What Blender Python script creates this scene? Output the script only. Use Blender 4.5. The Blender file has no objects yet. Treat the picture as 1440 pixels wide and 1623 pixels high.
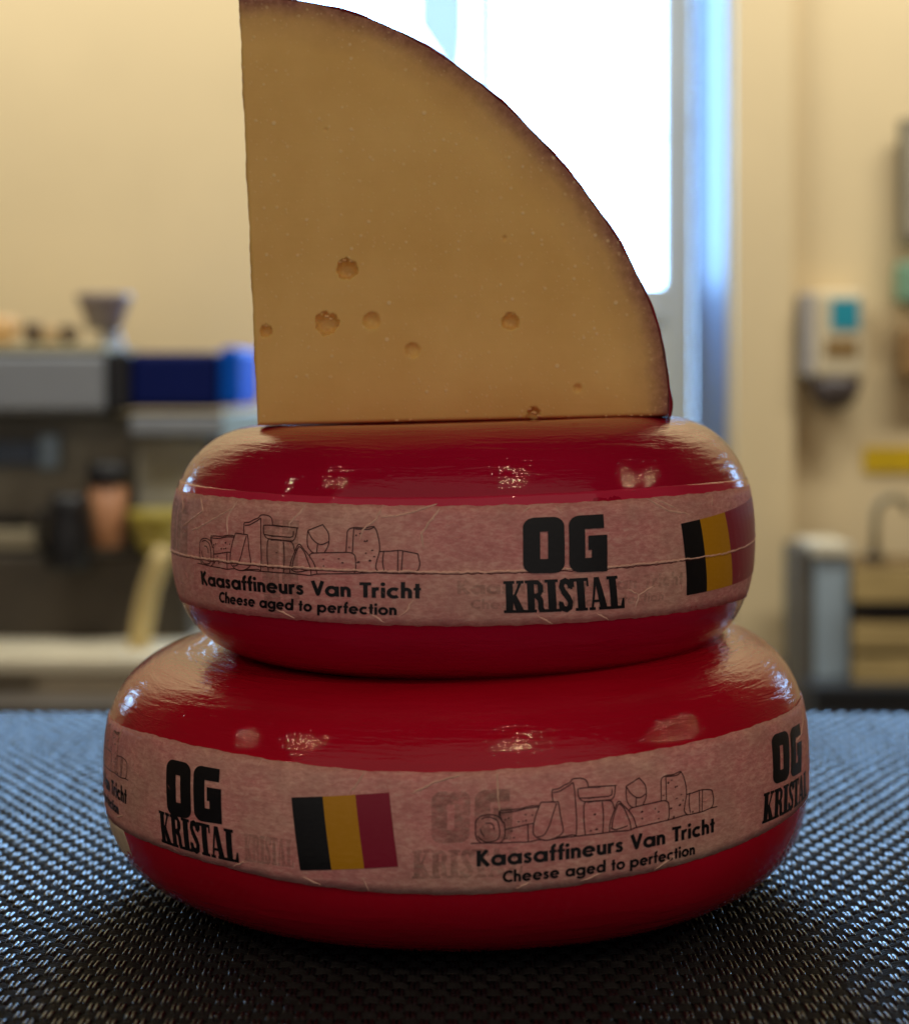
import bpy, bmesh, math, random
import numpy as np
from mathutils import Vector, Matrix, geometry

random.seed(7)
rng = np.random.default_rng(7)
S = bpy.context.scene
COL = S.collection
PI = math.pi
R_ = math.radians


def c(r, g, b, a=1.0):
    """sRGB 0-255 -> linear colour"""
    f = lambda x: x / 12.92 if x <= 0.04045 else ((x + 0.055) / 1.055) ** 2.4
    return (f(r / 255), f(g / 255), f(b / 255), a)


# ------------------------------------------------------------------ camera
CAM_H, CAM_D = 0.2145, 0.80           # camera height over the mat, distance to the stack
cam = bpy.data.cameras.new('camera')
cam.sensor_fit = 'HORIZONTAL'
cam.sensor_width = 36
cam.lens = 2934 / 1440 * 36
cam.shift_y = -211.5 / 1440
cam.clip_start = 0.05
cam.clip_end = 100
cam.dof.use_dof = True
cam.dof.focus_distance = 0.705
cam.dof.aperture_fstop = 7.7
co = bpy.data.objects.new('camera', cam)
COL.objects.link(co)
co.location = (0, -CAM_D, CAM_H)
co.rotation_euler = (PI / 2, 0, 0)
S.camera = co

# ------------------------------------------------------------------ world and lamps
W = bpy.data.worlds.new('World')
S.world = W
W.use_nodes = True
bg = W.node_tree.nodes['Background']
bg.inputs[0].default_value = (1.0, 0.90, 0.82, 1)
bg.inputs[1].default_value = 0.29
S.view_settings.view_transform = 'Standard'
S.view_settings.look = 'None'
S.view_settings.exposure = 0.22
S.view_settings.gamma = 1
S.cycles.use_denoising = True
S.cycles.max_bounces = 8
S.cycles.transparent_max_bounces = 8
S.cycles.caustics_reflective = False
S.cycles.caustics_refractive = False
S.cycles.sample_clamp_indirect = 4


def area(name, loc, aim, sx, sy, power, col, shape='RECTANGLE'):
    l = bpy.data.lights.new(name, 'AREA')
    l.shape = shape
    l.size = sx
    if shape in ('RECTANGLE', 'ELLIPSE'):
        l.size_y = sy
    l.energy = power
    l.color = col[:3]
    o = bpy.data.objects.new(name, l)
    COL.objects.link(o)
    o.location = loc
    o.rotation_euler = (Vector(aim) - Vector(loc)).to_track_quat('-Z', 'Y').to_euler()
    return o


# warm strip lamps that wash the far wall, and small warm ceiling spots over the counter
area('wall_lamp', (-1.0, 1.55, 2.1), (-1.0, 2.9, 1.08), 1.4, 0.2, 33, (1.0, 0.98, 0.88))
area('wall_lamp', (1.2, 1.55, 2.1), (1.2, 2.9, 1.08), 1.4, 0.2, 33, (1.0, 0.98, 0.88))
for (x, y, z, p) in [(0.46, -1.20, 1.55, 1.2), (0.60, -1.30, 1.50, 1.1), (-1.45, -0.95, 1.50, 1.4), (-1.62, -0.80, 1.55, 1.0),
                     (1.95, -0.50, 1.50, 1.5), (2.25, -0.20, 1.40, 1.1), (-2.25, -0.45, 1.45, 1.3)]:
    area('ceiling_spot', (x, y, z), (0, 0, .1), 0.04, 0.04, p * 1.05, (1.0, 0.74, 0.46), 'DISK')

# ------------------------------------------------------------------ object helpers
def tag(o, label=None, cat=None, group=None, kind=None):
    if label: o['label'] = label
    if cat: o['category'] = cat
    if group: o['group'] = group
    if kind: o['kind'] = kind
    return o


def empty(name, loc, label, cat, group=None):
    o = bpy.data.objects.new(name, None)
    COL.objects.link(o)
    o.location = loc
    o.empty_display_size = 0.02
    return tag(o, label, cat, group)


def link(name, me, mat, parent=None, smooth=True):
    o = bpy.data.objects.new(name, me)
    COL.objects.link(o)
    if mat: me.materials.append(mat)
    if parent: o.parent = parent
    if smooth and len(me.polygons):
        me.polygons.foreach_set('use_smooth', np.ones(len(me.polygons), dtype=bool))
    return o


def mesh_np(name, V, F, mat, parent=None, uv=None, smooth=True, attrs=None):
    """V (n,3); F (m,4) or (m,3) int array; uv per vertex (n,2)"""
    V = np.asarray(V, dtype=np.float32); F = np.asarray(F, dtype=np.int32)
    me = bpy.data.meshes.new(name)
    me.vertices.add(len(V)); me.vertices.foreach_set('co', V.ravel())
    k = F.shape[1]
    me.loops.add(F.size); me.loops.foreach_set('vertex_index', F.ravel())
    me.polygons.add(len(F))
    me.polygons.foreach_set('loop_start', np.arange(0, F.size, k, dtype=np.int32))
    me.update(calc_edges=True)
    if uv is not None:
        l = me.uv_layers.new(name='UVMap')
        l.data.foreach_set('uv', np.asarray(uv, dtype=np.float32)[F.ravel()].ravel())
    if attrs:
        for n, a in attrs.items():
            at = me.attributes.new(n, 'FLOAT', 'POINT')
            at.data.foreach_set('value', np.asarray(a, dtype=np.float32))
    me.validate()
    return link(name, me, mat, parent, smooth)


def from_bm(name, bm, mat, parent=None, smooth=False):
    me = bpy.data.meshes.new(name)
    bm.to_mesh(me); bm.free()
    return link(name, me, mat, parent, smooth)


def grid_faces(ni, nj, wrap=False):
    i = np.arange(ni if wrap else ni - 1)[:, None]; j = np.arange(nj - 1)[None, :]
    a = i * nj + j; b = ((i + 1) % ni) * nj + j
    return np.stack([a, b, b + 1, a + 1], -1).reshape(-1, 4)


def box(bm, c0, c1, bevel=0.0, seg=2, rot=None):
    c0, c1 = Vector(c0), Vector(c1)
    m = Matrix.Translation((c0 + c1) / 2) @ (rot or Matrix.Identity(4)) @ Matrix.Diagonal((*(c1 - c0), 1))
    r = bmesh.ops.create_cube(bm, size=1, matrix=m)
    if bevel:
        es = list({e for v in r['verts'] for e in v.link_edges})
        bmesh.ops.bevel(bm, geom=es, offset=bevel, segments=seg, affect='EDGES', profile=0.5)
    return r


def lathe(bm, prof, centre, n=32, axis='Z'):
    cx, cy, cz = centre
    rings = []
    for r, z in prof:
        ring = []
        for k in range(n):
            a = 2 * PI * k / n
            p = (cx + r * math.cos(a), cy + r * math.sin(a), cz + z) if axis == 'Z' else \
                (cx + r * math.cos(a), cy + z, cz + r * math.sin(a))
            ring.append(bm.verts.new(p))
        rings.append(ring)
    for A, B in zip(rings, rings[1:]):
        for k in range(n):
            bm.faces.new((A[k], A[(k + 1) % n], B[(k + 1) % n], B[k]))
    bm.faces.new(rings[-1]); bm.faces.new(rings[0][::-1])
    bmesh.ops.recalc_face_normals(bm, faces=bm.faces)


def tube(bm, pts, rad, n=12):
    pts = [Vector(p) for p in pts]
    rings = []
    for i, p in enumerate(pts):
        d = (pts[min(i + 1, len(pts) - 1)] - pts[max(i - 1, 0)]).normalized()
        a = d.cross(Vector((0, 1, 0)));
        if a.length < 1e-3: a = d.cross(Vector((1, 0, 0)))
        a.normalize(); b = d.cross(a)
        r = rad[i] if isinstance(rad, (list, tuple)) else rad
        rings.append([bm.verts.new(p + (a * math.cos(2 * PI * k / n) + b * math.sin(2 * PI * k / n)) * r) for k in range(n)])
    for A, B in zip(rings, rings[1:]):
        for k in range(n):
            bm.faces.new((A[k], A[(k + 1) % n], B[(k + 1) % n], B[k]))
    bm.faces.new(rings[-1]); bm.faces.new(rings[0][::-1])
    bmesh.ops.recalc_face_normals(bm, faces=bm.faces)


# ------------------------------------------------------------------ material helpers
class NT:
    def __init__(s, name):
        s.m = bpy.data.materials.new(name); s.m.use_nodes = True
        s.t = s.m.node_tree; s.n = s.t.nodes; s.p = s.n['Principled BSDF']; s.out = s.n['Material Output']

    def __call__(s, typ, ins=None, **kw):
        n = s.n.new(typ)
        for k, v in kw.items(): setattr(n, k, v)
        for k, v in (ins or {}).items(): s.set(n.inputs[k], v)
        return n

    def set(s, sock, v):
        if isinstance(v, bpy.types.NodeSocket): s.t.links.new(v, sock)
        elif isinstance(v, bpy.types.Node): s.t.links.new(v.outputs[0], sock)
        else: sock.default_value = v

    def P(s, **kw):
        for k, v in kw.items(): s.set(s.p.inputs[k.replace('_', ' ')], v)

    def noise(s, vec, scale, detail=4, rough=.5, dist=0.0):
        return s('ShaderNodeTexNoise', {'Vector': vec, 'Scale': scale, 'Detail': detail, 'Roughness': rough, 'Distortion': dist})

    def ramp(s, fac, stops, interp='LINEAR'):
        r = s('ShaderNodeValToRGB', {'Fac': fac}); r.color_ramp.interpolation = interp
        e = r.color_ramp.elements
        while len(e) < len(stops): e.new(0.5)
        for q, (p, col) in zip(e, stops): q.position = p; q.color = col
        return r

    def mix(s, fac, a, b, mode='MIX'):
        m = s('ShaderNodeMix', data_type='RGBA', blend_type=mode)
        s.set(m.inputs[0], fac); s.set(m.inputs[6], a); s.set(m.inputs[7], b)
        return m.outputs[2]

    def map(s, vec, scale=(1, 1, 1), rot=(0, 0, 0)):
        return s('ShaderNodeMapping', {'Vector': vec, 'Scale': scale, 'Rotation': rot})

    def bump(s, h, strength, dist, normal=None):
        b = s('ShaderNodeBump', {'Height': h, 'Strength': strength, 'Distance': dist})
        if normal is not None: s.set(b.inputs['Normal'], normal)
        return b

    def math(s, op, a, b=0.0, c_=0.0, clamp=False):
        m = s('ShaderNodeMath', operation=op, use_clamp=clamp); s.set(m.inputs[0], a); s.set(m.inputs[1], b); s.set(m.inputs[2], c_)
        return m.outputs[0]


def g(v): return (v, v, v, 1)


def plain(name, col, rough=.5, spec=.5, metal=0.0, var=.08, scale=6.0, coat=0.0, bump=0.0):
    t = NT(name)
    tc = t('ShaderNodeTexCoord')
    n = t.noise(tc.outputs['Object'], scale, 5, .6)
    dark = tuple(x * (1 - var) for x in col[:3]) + (1,)
    lite = tuple(min(1, x * (1 + var)) for x in col[:3]) + (1,)
    t.P(Base_Color=t.ramp(n.outputs[0], [(.3, dark), (.7, lite)]).outputs[0], Roughness=rough, Specular_IOR_Level=spec,
        Metallic=metal, Coat_Weight=coat)
    if bump: t.P(Normal=t.bump(t.noise(tc.outputs['Object'], scale * 12, 3).outputs[0], bump, .002))
    return t.m


def wax_material(name, col_a, col_b):
    t = NT(name)
    uv = t('ShaderNodeUVMap').outputs[0]
    m = t.map(uv, (14, 30, 1))
    n = t.noise(m, 1.0, 5, .55)
    base = t.ramp(n.outputs[0], [(.3, col_a), (.72, col_b)]).outputs[0]
    # long streaky wrinkles of the film, and small pits
    st = t.noise(t.map(uv, (30, 260, 1), (0, 0, .12)), 1.0, 4, .6, .6)
    st2 = t.noise(t.map(uv, (240, 620, 1), (0, 0, -.25)), 1.0, 3, .6, .3)
    low = t.noise(t.map(uv, (28, 40, 1)), 1.0, 2, .5)
    # wrinkles gather on the shoulders of the wheel
    sep = t('ShaderNodeSeparateXYZ', {'Vector': uv})
    sh = t.ramp(t.math('ABSOLUTE', sep.outputs[1]), [(.022, g(.05)), (.030, g(.7)), (.048, g(1)), (.068, g(.10))]).outputs[0]
    h = t.math('ADD', t.math('MULTIPLY', st.outputs[0], .82), t.math('MULTIPLY', st2.outputs[0], .22))
    side = t.ramp(t.math('ABSOLUTE', sep.outputs[0]), [(.07, g(0)), (.125, g(1))]).outputs[0]
    side = t.math('MULTIPLY', side, t.math('GREATER_THAN', sep.outputs[1], 0.0))
    h = t.math('MULTIPLY', h, t.math('MAXIMUM', sh, side))
    vor = t('ShaderNodeTexVoronoi', {'Vector': t.map(uv, (170, 170, 1)), 'Scale': 1.0, 'Randomness': 1.0})
    pit = t.ramp(vor.outputs['Distance'], [(.0, g(1)), (.10, g(0))]).outputs[0]
    pick = t.math('GREATER_THAN', t('ShaderNodeSeparateColor', {'Color': vor.outputs['Color']}).outputs[0], .93)
    b1 = t.bump(low.outputs[0], .15, .0012)
    b2 = t.bump(h, 1.0, .0008, b1)
    b3 = t.bump(t.math('MULTIPLY', pit, pick), .6, .0004, b2)
    t.P(Base_Color=base, Roughness=.35, Specular_IOR_Level=.0, Coat_Weight=1.0, Coat_Roughness=t.ramp(t.noise(t.map(uv, (45, 70, 1)), 1.0, 4, .7).outputs[0], [(.45, g(.012)), (.7, g(.04))]).outputs[0], Coat_IOR=1.46,
        Normal=b3, Coat_Normal=b3, Specular_Tint=(1, .5, .5, 1))
    return t.m


def paper_material(name, tint=1.0):
    t = NT(name)
    uv = t('ShaderNodeUVMap').outputs[0]
    f1 = t.noise(t.map(uv, (260, 620, 1)), 1.0, 6, .72, .3)          # mulberry fibres
    f2 = t.noise(t.map(uv, (70, 90, 1)), 1.0, 4, .6)
    f3 = t.noise(t.map(uv, (16, 26, 1)), 1.0, 3, .6)
    fib = t('ShaderNodeTexVoronoi', {'Vector': t.map(uv, (90, 420, 1), (0, 0, .1)), 'Scale': 1.0}, feature='DISTANCE_TO_EDGE')
    pink = t.ramp(f1.outputs[0], [(.28, c(182 * tint, 98 * tint, 102 * tint)), (.5, c(212 * tint, 134 * tint, 134 * tint)), (.72, c(230 * tint, 182 * tint, 172 * tint))]).outputs[0]
    tan = t.ramp(f1.outputs[0], [(.3, c(186 * tint, 146 * tint, 128 * tint)), (.7, c(228 * tint, 192 * tint, 172 * tint))]).outputs[0]
    col = t.mix(t.ramp(f3.outputs[0], [(.42, g(.1)), (.70, g(.75))]).outputs[0], pink, tan)
    col = t.mix(t.ramp(f2.outputs[0], [(.3, g(.55)), (.62, g(0))]).outputs[0], col, c(172 * tint, 118 * tint, 112 * tint))
    col = t.mix(t.ramp(fib.outputs[0], [(0, g(.12)), (.05, g(0))]).outputs[0], col, c(238, 205, 190))
    h = t.math('ADD', f1.outputs[0], t.math('MULTIPLY', f2.outputs[0], .6))
    t.P(Base_Color=col, Roughness=.62, Specular_IOR_Level=.35, Normal=t.bump(h, .3, .0005))
    return t.m


def ink_material(name, col, a=0.06, rough=.42):
    """print on the paper: the fibres show slightly through"""
    t = NT(name)
    uv = t('ShaderNodeUVMap').outputs[0]
    f1 = t.noise(t.map(uv, (300, 700, 1)), 1.0, 6, .72)
    lite = tuple(x + a * .5 + x * a for x in col[:3]) + (1,)
    t.P(Base_Color=t.ramp(f1.outputs[0], [(.45, col), (.8, lite)]).outputs[0], Roughness=rough, Specular_IOR_Level=.4,
        Normal=t.bump(f1.outputs[0], .3, .0003))
    return t.m


def ghost_material(name, col, dens):
    """ink of the paper layer underneath, dim and broken up"""
    t = NT(name)
    uv = t('ShaderNodeUVMap').outputs[0]
    f = t.noise(t.map(uv, (230, 420, 1)), 1.0, 6, .75)
    f2 = t.noise(t.map(uv, (80, 80, 1)), 1.0, 2, .5)
    h = t.math('ADD', t.math('MULTIPLY', f.outputs[0], .7), t.math('MULTIPLY', f2.outputs[0], .3))
    a = t.ramp(h, [(.40, g(dens)), (.62, g(.0))]).outputs[0]
    t.P(Base_Color=col, Roughness=.6, Specular_IOR_Level=.2, Alpha=a)
    return t.m


M_WAX_U = wax_material('wax_crimson', c(166, 7, 44), c(180, 10, 52))
M_WAX_L = wax_material('wax_red', c(184, 8, 38), c(200, 12, 46))
M_TAPE = wax_material('tape_red', c(196, 30, 66), c(214, 52, 84))
M_PAPER = paper_material('band_paper', 1.05)
M_PAPER_L = paper_material('band_paper_pale', 1.09)
M_CREASE = plain('paper_crease', c(232, 186, 168), .6, .3, scale=400, var=.15)
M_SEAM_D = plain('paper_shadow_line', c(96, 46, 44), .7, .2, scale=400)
M_FLAP = plain('paper_white', c(225, 205, 180), .7, .3, scale=90)
M_BLACK = ink_material('ink_black', c(14, 14, 20), .012)
M_LINE = ink_material('ink_line', c(66, 34, 34), .03)
M_YEL = ink_material('ink_yellow', c(206, 146, 14), .04)
M_INKRED = ink_material('ink_red', c(150, 16, 52), .015)
M_GHOST = ghost_material('ink_ghost', c(116, 104, 90), .38)
M_GHOST_U = ghost_material('ink_ghost_faint', c(118, 106, 94), .30)

# ------------------------------------------------------------------ cheese wheels (shape tables)
NPR = 90


class Wheel:
    """profile of a waxed wheel: sup_elliptic sides, height of the shoulder varies round the wheel"""
    def __init__(s, R, a, nb, nt, mid, top, dish=None):
        s.R, s.a, s.nb, s.nt, s.mid, s.top, s.dish = R, a, nb, nt, mid, top, dish

    def prof(s, th):
        t = np.linspace(0, PI / 2, NPR)
        r1 = s.R - s.a + s.a * np.sin(t) ** (2 / s.nb); z1 = s.mid - s.mid * np.cos(t) ** (2 / s.nb)
        r2 = s.R - s.a + s.a * np.cos(t) ** (2 / s.nt); z2 = s.mid + (s.top(th) - s.mid) * np.sin(t) ** (2 / s.nt)
        r, z = np.concatenate([r1, r2[1:]]), np.concatenate([z1, z2[1:]])
        sa = np.concatenate([[0], np.cumsum(np.hypot(np.diff(r), np.diff(z)))])
        return r, z, sa - sa[NPR - 1]

    def at(s, th, v, off=0.0):
        r, z, sa = s.prof(th)
        e = 4e-4
        rr, zz = np.interp([v - e, v, v + e], sa, r), np.interp([v - e, v, v + e], sa, z)
        dr, dz = rr[2] - rr[0], zz[2] - zz[0]; L = math.hypot(dr, dz)
        R, Z = rr[1] + off * dz / L, zz[1] - off * dr / L
        return (R * math.sin(th), -R * math.cos(th), Z)

    def build(s, name, mat, parent):
        NT_, nv = 420, 132
        V, UV = [], []
        for th in np.linspace(-PI, PI, NT_ + 1):
            r, z, sa = s.prof(th)
            rb, rt = r[0], r[-1]
            v = np.linspace(sa[0], sa[-1], nv)
            rr, zz = np.interp(v, sa, r), np.interp(v, sa, z)
            ib = np.linspace(0, rb, 8)[:-1]; it = np.linspace(rt, 0, 26)[1:]
            zt = np.full(len(it), z[-1])
            if s.dish is not None:
                w = np.clip((rt - it) / 0.016, 0, 1); w = w * w * (3 - 2 * w)
                zt = z[-1] * (1 - w) + s.dish * w
            else:
                zt = .0993 + (z[-1] - .0993) * it / rt
            R = np.concatenate([ib, rr, it]); Z = np.concatenate([np.full(len(ib), z[0]), zz, zt])
            vv = np.concatenate([v[0] - (rb - ib), v, v[-1] + (rt - it)])
            wob = 0.00022 * np.sin(3 * th + 40 * vv) + 0.00016 * np.sin(7 * th - 90 * vv)
            R = R + wob * (R > .05)
            V.append(np.stack([R * math.sin(th), -R * math.cos(th), Z], 1))
            UV.append(np.stack([np.full(len(R), th * s.R), vv], 1))
        nj = len(V[0])
        return mesh_np(name, np.concatenate(V), grid_faces(NT_ + 1, nj), mat, parent, np.concatenate(UV))

    def strip(s, name, mat, parent, th, lo, hi, off, nv=10, rag=0.0):
        """a sheet that follows the wheel between two edge curves, with a real thickness"""
        V, UV = [], []
        for k, (t, a, b) in enumerate(zip(th, lo, hi)):
            if rag:
                a += rag * (0.6 * math.sin(t * 61 + 1) + 0.5 * math.sin(t * 143)) + rng.normal(0, rag * .35)
                b += rag * (0.6 * math.sin(t * 47 + 2) + 0.5 * math.sin(t * 121)) + rng.normal(0, rag * .35)
            vs = np.linspace(a, b, nv)
            row = [s.at(t, vs[0], .00002)] + [s.at(t, v, off + rag * .12 * math.sin(t * 90 + v * 500)) for v in vs] + [s.at(t, vs[-1], .00002)]
            V.append(np.array(row)); UV.append(np.stack([np.full(nv + 2, t * s.R), np.concatenate([[a], vs, [b]])], 1))
        return mesh_np(name, np.concatenate(V), grid_faces(len(V), nv + 2), mat, parent, np.concatenate(UV))


# ---- flat artwork: convex pieces -> union -> cut into small cells -> laid on the wheel
def ccw(p):
    a = sum(p[i][0] * p[(i + 1) % len(p)][1] - p[(i + 1) % len(p)][0] * p[i][1] for i in range(len(p)))
    return p if a > 0 else p[::-1]


def stroke(pts, w, closed=False):
    n = len(pts); pts = [Vector(p) for p in pts]
    L, Rr = [], []
    for i in range(n):
        if closed: a, b = pts[i - 1], pts[(i + 1) % n]
        else: a, b = pts[max(i - 1, 0)], pts[min(i + 1, n - 1)]
        p = pts[i]
        d1 = (p - a).normalized() if (p - a).length > 1e-9 else (b - p).normalized()
        d2 = (b - p).normalized() if (b - p).length > 1e-9 else d1
        t = d1 + d2
        t = t.normalized() if t.length > 1e-6 else d1
        nn = Vector((-t.y, t.x)); k = max(.5, abs(nn.dot(Vector((-d2.y, d2.x)))))
        L.append(p + nn * w / 2 / k); Rr.append(p - nn * w / 2 / k)
    out = []
    for i in range(n if closed else n - 1):
        j = (i + 1) % n
        for q in ((L[i], L[j], Rr[j]), (L[i], Rr[j], Rr[i])):
            if abs((q[1] - q[0]).cross(q[2] - q[0])) > w * w * 1e-4: out.append(ccw([tuple(v) for v in q]))
    return out


def arc(cx, cy, rx, ry, a0, a1, n=18):
    return [(cx + rx * math.cos(R_(a0 + (a1 - a0) * k / n)), cy + ry * math.sin(R_(a0 + (a1 - a0) * k / n))) for k in range(n + 1)]


def ring(cx, cy, rx, ry, w, n=26):
    return stroke(arc(cx, cy, rx, ry, 0, 360 * (n - 1) / n, n - 1), w, True)


def rect(x0, y0, x1, y1): return [(x0, y0), (x1, y0), (x1, y1), (x0, y1)]


def artwork(wh, name, polys, quad, parent, mat, off, cells=(8, 8), union=True):
    """quad = (theta, v) of the corners bottom-left, bottom-right, top-right, top-left of the unit square"""
    vs, fs = [], []
    for p in polys:
        p = ccw(list(p)); fs.append(list(range(len(vs), len(vs) + len(p)))); vs += [Vector(q) for q in p]
    bm = bmesh.new()
    if union:
        r = geometry.delaunay_2d_cdt(vs, [], fs, 1, 1e-5)
        bv = [bm.verts.new((v.x, v.y, 0)) for v in r[0]]
        for f, src in zip(r[2], r[5]):
            if not src: continue
            try: bm.faces.new([bv[i] for i in f])
            except ValueError: pass
    else:                                   # thin crossing lines: every piece on its own level of ink
        for k, f in enumerate(fs):
            bm.faces.new([bm.verts.new((vs[i].x, vs[i].y, (k % 9) * 3e-6)) for i in f])
        r = [vs]
    xs = [v.x for v in r[0]]; ys = [v.y for v in r[0]]
    for ax, lo, hi, n in ((0, min(xs), max(xs), cells[0]), (1, min(ys), max(ys), cells[1])):
        for k in range(1, n):
            q = lo + (hi - lo) * k / n + 1e-4
            bmesh.ops.bisect_plane(bm, geom=bm.verts[:] + bm.edges[:] + bm.faces[:], dist=1e-6,
                                   plane_co=(q, 0, 0) if ax == 0 else (0, q, 0), plane_no=(1, 0, 0) if ax == 0 else (0, 1, 0))
    (a, b, c_, d) = [Vector(q) for q in quad]
    uvl = bm.loops.layers.uv.new('UVMap')
    bm.verts.index_update()
    uvs = {}
    for v in bm.verts:
        s, t = v.co.x, v.co.y
        q = a * (1 - s) * (1 - t) + b * s * (1 - t) + c_ * s * t + d * (1 - s) * t
        v.co = wh.at(q.x, q.y, off + v.co.z)
        uvs[v.index] = (q.x * wh.R, q.y)
    for f in bm.faces:
        f.normal_update()
        ce = f.calc_center_median()
        if f.normal.x * ce.x + f.normal.y * ce.y < 0: f.normal_flip()
        for l in f.loops: l[uvl].uv = uvs[l.vert.index]
    return from_bm(name, bm, mat, parent)


# ---- lettering: a bold geometric sans (cap height 1, x height .68)
SW = .215


def glyph(ch):
    X = .68; r = (X - SW) / 2; cy = X / 2; k = .05
    A = lambda cx: ring(cx, cy, r + k, r + k * .6, SW)
    w = 2 * (r + k) + SW
    cxr = w / 2
    if ch == ' ': return [], .34
    if ch == 'a': return A(cxr) + [rect(w - SW + .03, 0, w + .03, X)], w + .03
    if ch == 'd': return A(cxr) + [rect(w - SW + .03, 0, w + .03, 1.06)], w + .03
    if ch == 'p': return A(cxr) + [rect(-.03, -.32, SW - .03, X)], w
    if ch == 'o': return A(cxr), w
    if ch == 'g':
        return A(cxr) + [rect(w - SW + .03, -.02, w + .03, X)] + stroke([(w - SW / 2 + .03, 0)] + arc(w / 2 + .02, -.02, w / 2 - .09, .20, 0, -160, 14), SW * .9), w + .03
    if ch == 'e': return stroke(arc(cxr, cy, r + k, r + k * .6, 4, 322, 24), SW) + [rect(.12, cy - .06, w - .02, cy + .07)], w
    if ch == 'c': return stroke(arc(cxr, cy, r + k, r + k * .6, 48, 312, 22), SW), w * .86
    if ch == 'C': return stroke(arc(.5, .5, .40, .41, 50, 310, 24), .215), .80
    if ch == 's':
        return stroke([(.40, .50), (.33, .575), (.22, .59), (.13, .55), (.11, .47), (.16, .40), (.25, .35), (.34, .29), (.37, .20), (.32, .11), (.22, .085), (.12, .11), (.05, .18)], SW * .86), .47
    if ch in 'nhu':
        w2 = .58; top = 1.06 if ch == 'h' else X
        P = [rect(0, 0, SW, top), rect(w2 - SW, 0, w2, .42)] + stroke(arc(w2 / 2 + .0, .40, w2 / 2 - SW / 2, .19, 0, 180, 14), SW)
        if ch == 'u':
            P = [ccw([(w2 - x, X - y) for x, y in q]) for q in [rect(0, 0, SW, X)] + P[1:]]
        return P, w2
    if ch == 'i': return [rect(.02, 0, .02 + SW, X)] + [ccw(arc(.12, .90, .125, .125, 0, 340, 15))], .24
    if ch == 'r': return [rect(0, 0, SW, X)] + stroke(arc(.33, .40, .22, .20, 180, 75, 10), SW), .40
    if ch == 'f': return [rect(.09, 0, .09 + SW, .80), rect(0, .52, .42, .68)] + stroke([(.19, .74)] + arc(.36, .80, .17, .18, 180, 85, 8), SW * .95), .38
    if ch == 't': return [rect(.09, 0, .09 + SW, .95), rect(0, .52, .38, .68)], .37
    if ch == 'K': return [rect(0, 0, .22, 1)] + stroke([(.12, .46), (.56, 1.0)], .22) + stroke([(.20, .56), (.64, 0)], .24), .70
    if ch == 'V': return stroke([(.08, 1.0), (.37, .08)], .22) + stroke([(.37, .08), (.66, 1.0)], .22) + [rect(.30, 0, .44, .14)], .72
    if ch == 'T': return [rect(.20, 0, .43, 1), rect(0, .81, .63, 1)], .58
    raise KeyError(ch)


def sans(text, track=.075):
    out, x = [], 0
    for ch in text:
        P, w = glyph(ch)
        out += [[(px + x, py) for px, py in p] for p in P]
        x += w + track
    x -= track
    return [[(px / x, py) for px, py in p] for p in out]


# ---- condensed fat serif capitals
def serif_word():
    T = .09
    def I(): return [rect(.09, 0, .36, 1), rect(0, 0, .45, T), rect(0, 1 - T, .45, 1)], .45
    def K(): return [rect(.07, 0, .30, 1), rect(0, 0, .36, T), rect(0, 1 - T, .36, 1), [(.26, .40), (.36, .46), (.60, .94), (.50, .94)],
                     [(.24, .52), (.38, .62), (.66, .05), (.40, .05)], rect(.42, 1 - T, .66, 1), rect(.36, 0, .72, T)], .72
    def Rr(): return [rect(.07, 0, .30, 1), rect(0, 0, .36, T), rect(0, 1 - T, .40, 1)] + stroke([(.28, .94), (.42, .93), (.50, .86), (.51, .72), (.49, .60), (.40, .53), (.28, .52)], .13) + \
        [rect(.42, .62, .60, .86)] + stroke([(.36, .52), (.46, .44), (.50, .34), (.50, .12), (.55, .05)], .18) + [rect(.44, 0, .68, T)], .68
    def Sx(): return stroke([(.44, .72), (.40, .88), (.28, .94), (.17, .90), (.13, .76), (.20, .62), (.34, .44), (.41, .28), (.38, .12), (.27, .06), (.14, .10), (.07, .28)], .17) + \
        [rect(.42, .68, .50, 1), rect(.02, 0, .09, .32), [(.12, .66), (.26, .60), (.46, .34), (.34, .26), (.10, .58)]], .52
    def Tt(): return [rect(.16, 0, .42, 1), rect(.08, 0, .50, T), rect(0, .90, .58, 1), rect(0, .74, .07, 1), rect(.51, .74, .58, 1)], .58
    def A(): return [[(.24, 1), (.42, 1), (.66, 0), (.40, 0)], [(.24, 1), (.32, 1), (.14, 0), (.06, 0)], rect(.12, .24, .46, .32), rect(0, 0, .22, T), rect(.34, 0, .72, T)], .72
    def Ll(): return [rect(.08, 0, .34, 1), rect(0, 0, .60, T), rect(0, 1 - T, .42, 1), [(.50, 0), (.60, 0), (.60, .32), (.54, .32), (.46, .08)]], .60
    out, x = [], 0
    for fn in (K, Rr, I, Sx, Tt, A, Ll):
        P, w = fn()
        out += [[(px + x, py) for px, py in p] for p in P]
        x += w - .02
    x += .02
    return [[(px / x, py) for px, py in p] for p in out]


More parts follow.
